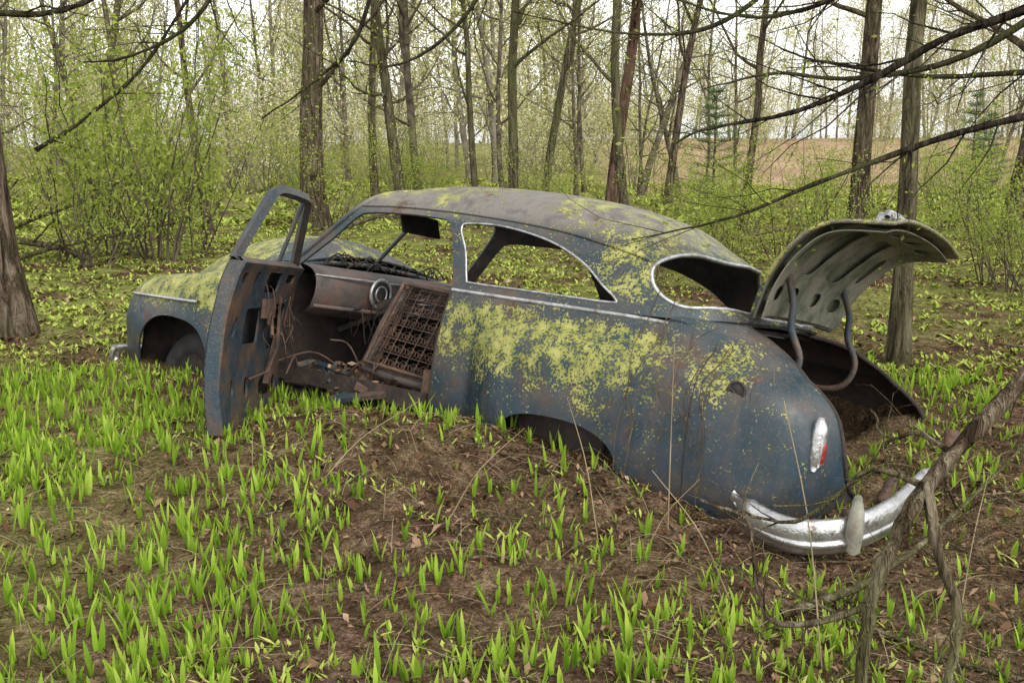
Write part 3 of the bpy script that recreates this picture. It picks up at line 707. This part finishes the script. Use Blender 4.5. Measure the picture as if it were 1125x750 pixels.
for a_,b_ in zip(x,y):
    L=rng.uniform(.04,.28);t_=rng.uniform(0,2*pi);n_=5;s_=np.linspace(-.5,.5,n_)*L
    px=a_+s_*cos(t_)+rng.normal(0,.01,n_);py=b_+s_*sin(t_)+rng.normal(0,.01,n_)
    mb.tube(np.stack([px,py,gz(px,py)+.012+.01*rng.random(n_)],1),.001+.004*rng.random()**2,4,a=0)
mb.obj('fallen_twigs',[M_stick])
mb=MB()
for (a_,b_,h_,lx_,ly_) in ((.93,2.75,.78,-.10,.2),(.33,3.6,.55,-.12,.1),(.5,3.55,.3,.2,0),(1.05,3.9,.6,.03,.1),(-.25,3.7,.35,.3,.1),(.75,3.2,.4,-.25,.2),(.62,3.75,.75,.02,.1),(1.5,3.1,.45,.1,.1),(-.8,4.0,.3,.4,.2)):
    z_=float(gz(a_,b_));p=loop([(a_,b_,z_),(a_+lx_*.4,b_+ly_*.4,z_+h_*.55),(a_+lx_,b_+ly_,z_+h_)],10,False);mb.tube(p,np.linspace(.003,.0012,10),4)
for _ in range(520):
    a_=rng.uniform(-3,3);b_=rng.uniform(2.1,4.8)
    if incar(a_,b_): continue
    L=rng.uniform(.08,.35);t_=rng.uniform(0,2*pi);s_=np.linspace(0,1,6)*L;px=a_+s_*cos(t_);py=b_+s_*sin(t_);mb.tube(np.stack([px,py,gz(px,py)+.02+.05*np.sin(np.linspace(0,pi,6))*rng.random()],1),.0012,3)
mb.obj('dry_stalks',[M_straw])

# ------------------------------------------------------------------ trees
def leaves(mb,P,n,spread,s0,s1,m=1,r=rng):
    P=np.asarray(P);c=P[r.integers(0,len(P),n)]+r.normal(0,spread,(n,3));e1=r.normal(0,1,(n,3));e1/=np.linalg.norm(e1,axis=1)[:,None]
    e2=np.cross(e1,r.normal(0,1,(n,3)));e2/=np.linalg.norm(e2,axis=1)[:,None];s=r.uniform(s0,s1,n)[:,None]
    V=np.stack([c-e1*s,c-e2*s*.5,c+e1*s,c+e2*s*.5],1);mb.add(V.reshape(-1,3),np.arange(n*4).reshape(-1,4),np.repeat(r.random(n),4),m)
def grow(mb,p,d,L,r0,lvl,r,tips,maxl=3,kids=(13,6,4),f0=.12,up=.12,rend=.25,curve=.12,gn=(8,5,4,3)):
    ns=max(4,int(L/(.7 if lvl==0 else .3)));ns=min(ns,16)
    pts=[np.array(p,float)];dd=np.array(d,float);dd/=np.linalg.norm(dd)
    for i in range(ns):
        dd=dd+r.normal(0,curve if lvl else curve*.35,3)+np.array([0,0,up if lvl else .05])*(.5 if lvl else 1);dd/=np.linalg.norm(dd);pts.append(pts[-1]+dd*L/ns)
    pts=np.array(pts);R=r0*(1-(1-rend)*np.linspace(0,1,ns+1)**.8)
    if lvl==0: R[0]*=1.35;R[1]*=1.03
    mb.tube(pts,R,gn[min(lvl,3)])
    if lvl>=2: tips.extend(pts[ns//2:])
    if lvl<maxl:
        nk=kids[lvl]
        for j in range(nk):
            f=f0+(1-f0)*(j+r.random())/nk if lvl==0 else .15+.85*(j+r.random())/nk
            i=min(ns-1,int(f*ns));q=pts[i]+(pts[i+1]-pts[i])*(f*ns-i)
            t=pts[i+1]-pts[i];t/=np.linalg.norm(t);a=r.normal(0,1,3);a-=t*a.dot(t);a/=np.linalg.norm(a)
            an=r.uniform(.7,1.25) if lvl==0 else r.uniform(.5,1.0)
            nd=t*cos(an)+a*sin(an)
            if lvl==0: l2=L*r.uniform(.16,.34)*(1-.45*f)
            else: l2=L*r.uniform(.28,.6)*(1-.3*f)
            r2=min(R[i]*.5,l2*.018+.004)*(.8 if lvl else 1)
            grow(mb,q,nd,l2,r2,lvl+1,r,tips,maxl,kids,f0,up,rend,curve*1.25,gn)
near_v=[];far_v=[]
for s_ in range(7):
    r=np.random.default_rng(100+s_);mb=MB();tips=[]
    grow(mb,(0,0,-.2),(r.normal(0,.07),r.normal(0,.07),1),r.uniform(10,14),r.uniform(.05,.17),0,r,tips,kids=(17,6,3),f0=.14,gn=(7,4,3,3))
    leaves(mb,tips,1900,.20,.018,.045,r=r)
    near_v.append(mb.obj('tree_mesh',[M_barkn,M_leaf],me_only=True))
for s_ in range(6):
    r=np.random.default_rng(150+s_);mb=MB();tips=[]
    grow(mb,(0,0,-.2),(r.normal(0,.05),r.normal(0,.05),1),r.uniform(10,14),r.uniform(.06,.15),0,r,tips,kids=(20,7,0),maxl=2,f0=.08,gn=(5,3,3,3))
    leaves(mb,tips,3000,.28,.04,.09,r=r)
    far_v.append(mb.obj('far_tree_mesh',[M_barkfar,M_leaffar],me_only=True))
shr=[]
for s_ in range(5):
    r=np.random.default_rng(200+s_);mb=MB();tips=[]
    for k_ in range(7):
        a_=r.uniform(0,2*pi);grow(mb,(.12*cos(a_),.12*sin(a_),-.1),(cos(a_)*r.uniform(.2,.8),sin(a_)*r.uniform(.2,.8),1),r.uniform(1.3,2.6),.016,1,r,tips,maxl=3,kids=(0,6,3),up=.1,gn=(5,4,3,3))
    leaves(mb,tips,2100,.10,.014,.038,r=r)
    shr.append(mb)
shrub_me=[m.obj('shrub_mesh',[M_barkn,M_leaf],me_only=True) for m in shr]
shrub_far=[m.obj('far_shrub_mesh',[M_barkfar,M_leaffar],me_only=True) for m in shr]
def pine(seed,h):
    r=np.random.default_rng(seed);mb=MB();mb.tube([(0,0,-.1),(0,0,h*.5),(0,0,h)],[.05*h/3,.03*h/3,.008],6)
    for z_ in np.arange(.25*h/3,h*.97,.2*h/3):
        for k_ in range(6):
            a_=r.uniform(0,2*pi);L=(h-z_)*.36*r.uniform(.5,1.2)+.08;t_=np.linspace(0,1,6)
            p=np.stack([cos(a_)*L*t_,sin(a_)*L*t_,z_+L*(.25*t_-.05*t_**2)],1);mb.tube(p,.008,3)
            n=42;c=p[r.integers(1,6,n)]+r.normal(0,.03,(n,3));d_=np.stack([cos(a_)+r.normal(0,.7,n),sin(a_)+r.normal(0,.7,n),.4+r.normal(0,.5,n)],1);d_/=np.linalg.norm(d_,axis=1)[:,None]
            s2=np.cross(d_,r.normal(0,1,(n,3)));s2/=np.linalg.norm(s2,axis=1)[:,None];l_=.11
            V=np.stack([c,c+d_*l_*.5-s2*.006,c+d_*l_,c+d_*l_*.5+s2*.006],1);mb.add(V.reshape(-1,3),np.arange(n*4).reshape(-1,4),np.repeat(r.random(n),4),1)
    return mb.obj('pine_mesh',[M_barkn,M_needle],me_only=True)
pines=[pine(1,3.),pine(2,2.6)]
def put(name,me,x,y,s=1,rz=0,par=None,zo=0,tilt=(0,0)):
    o=link(name,me,par);o.location=(x,y,float(gz(x,y,False))+zo);o.scale=(s,s,s*random.uniform(.95,1.15));o.rotation_euler=(tilt[0],tilt[1],rz);return o
far=bpy.data.objects.new('distant_woodland',None);scene.collection.objects.link(far)
under=bpy.data.objects.new('undergrowth',None);scene.collection.objects.link(under)
def tree(name,b,d,r0,h,lean,mat,seed,f0=.2,kids=(14,6,4),nl=1000,leafmat=M_leaf,curve=.12,rend=.3):
    r=np.random.default_rng(seed);mb=MB();tips=[];grow(mb,(0,0,-.15),(lean,r.normal(0,.03),1),h,r0,0,r,tips,kids=kids,f0=f0,gn=(16,6,4,3),curve=curve,rend=rend)
    if nl: leaves(mb,tips,nl,.12,.014,.03,r=r)
    o=mb.obj(name,[mat,leafmat]);x_=b*d;o.location=(x_,d,float(gz(x_,d,False)));return o
tree('oak_tree',-.512,7.4,.175,9,-.13,M_bark,1,f0=.42,kids=(10,7,4))
tree('oak_tree',-.195,19,.25,13,-.05,M_bark,2,f0=.2)
tree('forest_tree',-.108,21,.13,12,.0,M_barkg,3);tree('forest_tree',-.037,22,.08,12,.01,M_barkg,4)
tree('forest_tree',.003,19,.105,12,.01,M_barkg,5);tree('forest_tree',.03,20,.09,12,.015,M_barkg,6)
tree('forest_tree',.095,18,.12,11,.09,M_barkr,7,f0=.3);tree('forest_tree',.112,17,.09,12,.015,M_barkg,8)
tree('forest_tree',.232,17,.07,12,.0,M_bark,9);tree('forest_tree',.345,18,.18,13,.02,M_bark,10,f0=.25)
tree('slender_tree',.397,6.7,.072,8,-.055,M_barkg,11,f0=.3,kids=(12,6,4))
tree('oak_tree',.50,15,.18,12,.04,M_bark,12);tree('forest_tree',-.30,17,.07,10,-.08,M_bark,13)
tree('forest_tree',-.40,22,.10,12,.05,M_barkg,14);tree('forest_tree',-.135,27,.12,12,-.02,M_bark,15);tree('forest_tree',.155,25,.11,12,.03,M_bark,16)
for k_ in range(40):
    d=random.uniform(24,46);b=random.uniform(-.75,.75)
    if b>.22 and random.random()<.65: continue
    put('woodland_tree',random.choice(near_v),b*d,d,random.uniform(.65,1.15),random.uniform(0,6.3),far,tilt=(random.gauss(0,.07),random.gauss(0,.07)))
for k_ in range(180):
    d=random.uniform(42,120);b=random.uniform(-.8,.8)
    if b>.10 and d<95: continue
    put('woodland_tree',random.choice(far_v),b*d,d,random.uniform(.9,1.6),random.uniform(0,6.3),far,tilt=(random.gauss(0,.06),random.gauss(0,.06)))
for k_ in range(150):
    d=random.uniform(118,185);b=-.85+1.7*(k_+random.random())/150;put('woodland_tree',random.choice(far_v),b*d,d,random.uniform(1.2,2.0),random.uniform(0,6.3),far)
for k_ in range(70):
    d=random.uniform(15,34);b=random.uniform(-.75,.75)
    put('undergrowth_shrub',random.choice(shrub_me),b*d,d,random.uniform(.35,.8),random.uniform(0,6.3),under)
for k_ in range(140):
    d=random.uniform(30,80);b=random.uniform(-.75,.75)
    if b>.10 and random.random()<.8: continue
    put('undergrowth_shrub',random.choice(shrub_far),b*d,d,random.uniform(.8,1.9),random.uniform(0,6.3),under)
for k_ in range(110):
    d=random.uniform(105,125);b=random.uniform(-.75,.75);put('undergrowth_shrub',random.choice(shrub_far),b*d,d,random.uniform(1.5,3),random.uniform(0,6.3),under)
for (b,d,s_) in ((-.355,12.5,1.2),(-.40,13.3,1.15),(-.42,12,.9),(-.32,13.5,.9),(-.36,13,1.1),(-.44,13.5,1.1)): put('spring_shrub',random.choice(shrub_me),b*d,d,s_,random.uniform(0,6),None)
for (b,d,s_) in ((.33,9.8,.4),(.20,11,.5),(.48,11,.6),(.14,10.5,.4),(.53,9.5,.5),(.27,12.5,.6),(.17,12,.6),(.50,10,.5),(.23,11.5,.5),(.20,12,.6),(.52,10.5,.6)): put('green_bush',random.choice(shrub_me),b*d,d,s_,random.uniform(0,6),None)
for (b,d,s_,i) in ((.455,19,.75,0),(.20,22,1.0,1),(.47,28,.9,1)): put('young_pine_tree',pines[i],b*d,d,s_,random.uniform(0,6),None)
mb=MB()
r=np.random.default_rng(5)
for (p,q,rr_) in (((-7.6,14,.35),(-4.4,12.6,.15),.07),((-8,15,.2),(-5,14.5,.9),.05),((-6.5,13,.1),(-4.3,13.6,.6),.04),((-3.2,16,.1),(-1.0,17,1.4),.06),((2.2,14,.15),(4.6,15,.5),.06),((-7.4,13.4,.1),(-6.4,12.8,1.3),.04)):
    tips=[];p=np.array(p);q=np.array(q);grow(mb,p,q-p,np.linalg.norm(q-p),rr_,1,r,tips,maxl=3,kids=(0,6,3),up=.0,curve=.06,gn=(6,6,4,3))
mb.obj('fallen_branches',[M_stick])

# ------------------------------------------------------------------ near branches
def B3(b,e,d): return (b*d,d,1.5+e*d)
def limb(mb,pts,r0,r1,seed,kids=10,kl=.5,tips=None,drop=0,n=30,sides=7,kn=.006):
    r=np.random.default_rng(seed);P=loop(pts,n,False);P+=np.cumsum(r.normal(0,kn,P.shape),0)*.6*np.linspace(0,1,n)[:,None];R=np.linspace(r0,r1,n)*(1+.12*r.normal(0,1,n));mb.tube(P,R,sides)
    for j in range(kids):
        i=int(r.uniform(.1,.97)*(n-1));t=P[min(i+1,n-1)]-P[i-1];t/=np.linalg.norm(t);a=r.normal(0,1,3);a-=t*a.dot(t);a/=np.linalg.norm(a);an=r.uniform(.5,1.1)
        grow(mb,P[i],t*cos(an)+a*sin(an)-np.array([0,0,drop]),kl*r.uniform(.5,1.3),max(.0025,R[i]*.35),2,r,tips if tips is not None else [],maxl=3,kids=(0,0,4),up=.0,curve=.22,gn=(5,5,4,3))
    return P
mb=MB();tips=[]
limb(mb,[B3(.62,.06,4.3),B3(.515,.035,4.4),B3(.42,.01,4.5),B3(.31,-.03,4.6),B3(.22,-.065,4.7),B3(.12,-.085,4.8)],.022,.003,1,16,.55,tips=tips,drop=.1)
limb(mb,[B3(.62,.19,4.2),B3(.50,.135,4.4),B3(.42,.105,4.5),B3(.36,.07,4.6),B3(.29,.035,4.7),B3(.2,.015,4.8),B3(.17,.0,4.9)],.027,.004,2,16,.6,tips=tips,drop=.1)
limb(mb,[B3(.62,.08,5.0),B3(.51,.075,5.2),B3(.40,.07,5.3),B3(.30,.085,5.4),B3(.23,.11,5.5)],.020,.003,3,14,.6,tips=tips)
limb(mb,[B3(.62,.22,4.8),B3(.46,.10,5.0),B3(.34,.07,5.2),B3(.25,.075,5.3),B3(.18,.06,5.4)],.022,.003,4,14,.6,tips=tips)
limb(mb,[B3(.40,.2,4.8),B3(.30,.14,5.0),B3(.22,.13,5.2),B3(.12,.16,5.3)],.018,.003,5,14,.6,tips=tips)
limb(mb,[B3(.30,.2,6),B3(.2,.12,6.2),B3(.1,.11,6.4),B3(.0,.13,6.5)],.02,.003,6,14,.8,tips=tips)
leaves(mb,tips,650,.05,.008,.018)
mb.tube([(3.5,4.3,0),(3.45,4.35,1.5),(3.4,4.5,2.6),(3.3,4.6,4.5)],[.16,.13,.12,.08],12)
for (b,e,d) in ((.62,.06,4.3),(.62,.19,4.2),(.62,.08,5.0),(.62,.22,4.8)):
    mb.tube([B3(b,e,d),(B3(b,e,d)[0]+.3,4.5,B3(b,e,d)[2]+.1),(3.42,4.45,B3(b,e,d)[2]+.2)],[.03,.045,.06],7)
mb.tube([B3(.40,.2,4.8),(2.6,4.6,3.0),(3.38,4.5,3.3)],[.018,.04,.06],6);mb.tube([B3(.30,.2,6),(2.6,5.3,3.2),(3.37,4.52,3.5)],[.02,.04,.06],6)
mb.obj('overhanging_tree',[M_branch,M_leaf])
mb=MB();tips=[]
limb(mb,[B3(-.66,.10,5),B3(-.52,.128,5.2),B3(-.45,.13,5.3),B3(-.40,.145,5.4),B3(-.34,.2,5.4)],.022,.01,11,8,.6,tips=tips)
limb(mb,[B3(-.47,.0,12),B3(-.42,.03,12),B3(-.36,.08,12),B3(-.30,.16,12)],.03,.015,12,12,1.0,tips=tips)
limb(mb,[B3(-.12,.2,8),B3(-.15,.11,8),B3(-.19,.07,8.2),B3(-.25,.03,8.4)],.022,.006,13,14,.8,tips=tips)
limb(mb,[B3(.0,.2,8),B3(-.05,.12,8),B3(-.11,.08,8.2),B3(-.16,.085,8.4)],.02,.005,14,14,.8,tips=tips)
limb(mb,[B3(-.25,.22,8),B3(-.30,.13,8),B3(-.37,.09,8.2),B3(-.42,.085,8.4)],.022,.006,15,14,.8,tips=tips)
leaves(mb,tips,900,.06,.01,.022)
mb.obj('overhanging_branches',[M_branch,M_leaf])
mb=MB();tips=[]
limb(mb,[B3(.60,-.14,2.0),B3(.545,-.21,1.95),B3(.47,-.30,1.9),B3(.425,-.36,1.88),B3(.39,-.45,1.86),B3(.385,-.53,1.85),B3(.39,-.68,1.83)],.019,.012,21,5,.25,tips=tips,kn=.004,n=44,sides=10)
limb(mb,[B3(.435,-.34,1.88),B3(.455,-.42,1.86),B3(.48,-.50,1.85),B3(.475,-.60,1.84)],.012,.009,22,3,.2,tips=tips,kn=.003)
limb(mb,[B3(.39,-.48,1.86),B3(.33,-.50,1.9),B3(.285,-.50,1.95),B3(.265,-.46,2.0),B3(.25,-.38,2.05),B3(.20,-.355,2.1)],.009,.003,23,6,.2,tips=tips,kn=.004)
limb(mb,[B3(.43,-.345,1.88),B3(.39,-.33,1.95),B3(.36,-.335,2.0),B3(.30,-.38,2.1),B3(.24,-.36,2.2)],.008,.003,24,6,.2,tips=tips,kn=.005)
limb(mb,[B3(.46,-.31,1.9),B3(.42,-.29,2.0),B3(.39,-.30,2.05),B3(.37,-.27,2.1)],.006,.002,25,4,.15,tips=tips,kn=.004)
mb.obj('broken_branch',[M_stick])
mb=MB()
for (p,q,rr_,s_) in (((.9,3.1),(2.4,3.6),.018,1),((1.6,2.6),(.7,3.3),.012,2),((-.7,2.35),(-.2,2.5),.02,3),((2.0,3.5),(3.2,3.2),.02,4),((1.9,5.4),(3.4,4.9),.015,5),((-3.0,5.9),(-1.9,5.6),.015,6)):
    p=np.array([*p,float(gz(*p))+.02]);q=np.array([*q,float(gz(*q))+.04]);r=np.random.default_rng(s_);grow(mb,p,q-p,np.linalg.norm(q-p),rr_,1,r,[],maxl=2,kids=(0,5,0),up=.03,curve=.12,gn=(6,6,4,3))
mb.obj('fallen_sticks',[M_stick])

# ------------------------------------------------------------------ light, sky, camera
w=bpy.data.worlds.new('World');scene.world=w;w.use_nodes=True;nt=w.node_tree;bg=nt.nodes['Background']
sk=nt.nodes.new('ShaderNodeTexSky');sk.sky_type='NISHITA';sk.sun_disc=False
SE,SR=radians(50),radians(150)
sk.sun_elevation=SE;sk.sun_rotation=SR;sk.air_density=1.0;sk.dust_density=1.5;sk.ozone_density=1
hs_=nt.nodes.new('ShaderNodeHueSaturation');hs_.inputs['Saturation'].default_value=.10;hs_.inputs['Value'].default_value=2.35
nt.links.new(sk.outputs[0],hs_.inputs['Color']);nt.links.new(hs_.outputs[0],bg.inputs[0]);bg.inputs[1].default_value=.15
sun=bpy.data.lights.new('sun','SUN');sun.energy=1.5;sun.angle=radians(25);sun.color=(1,.94,.84)
so=bpy.data.objects.new('sun',sun);scene.collection.objects.link(so)
dv=Vector((sin(SR)*cos(SE),cos(SR)*cos(SE),sin(SE)));so.rotation_euler=dv.to_track_quat('Z','Y').to_euler()
cd=bpy.data.cameras.new('camera');cd.sensor_width=36;cd.lens=35;cd.clip_end=2000;cd.clip_start=.05
co=bpy.data.objects.new('camera',cd);scene.collection.objects.link(co);co.location=(0,0,1.5)
co.rotation_euler=(radians(90)-math.atan(210/1094),0,0);scene.camera=co
scene.view_settings.view_transform='Standard';scene.view_settings.look='None';scene.view_settings.exposure=0
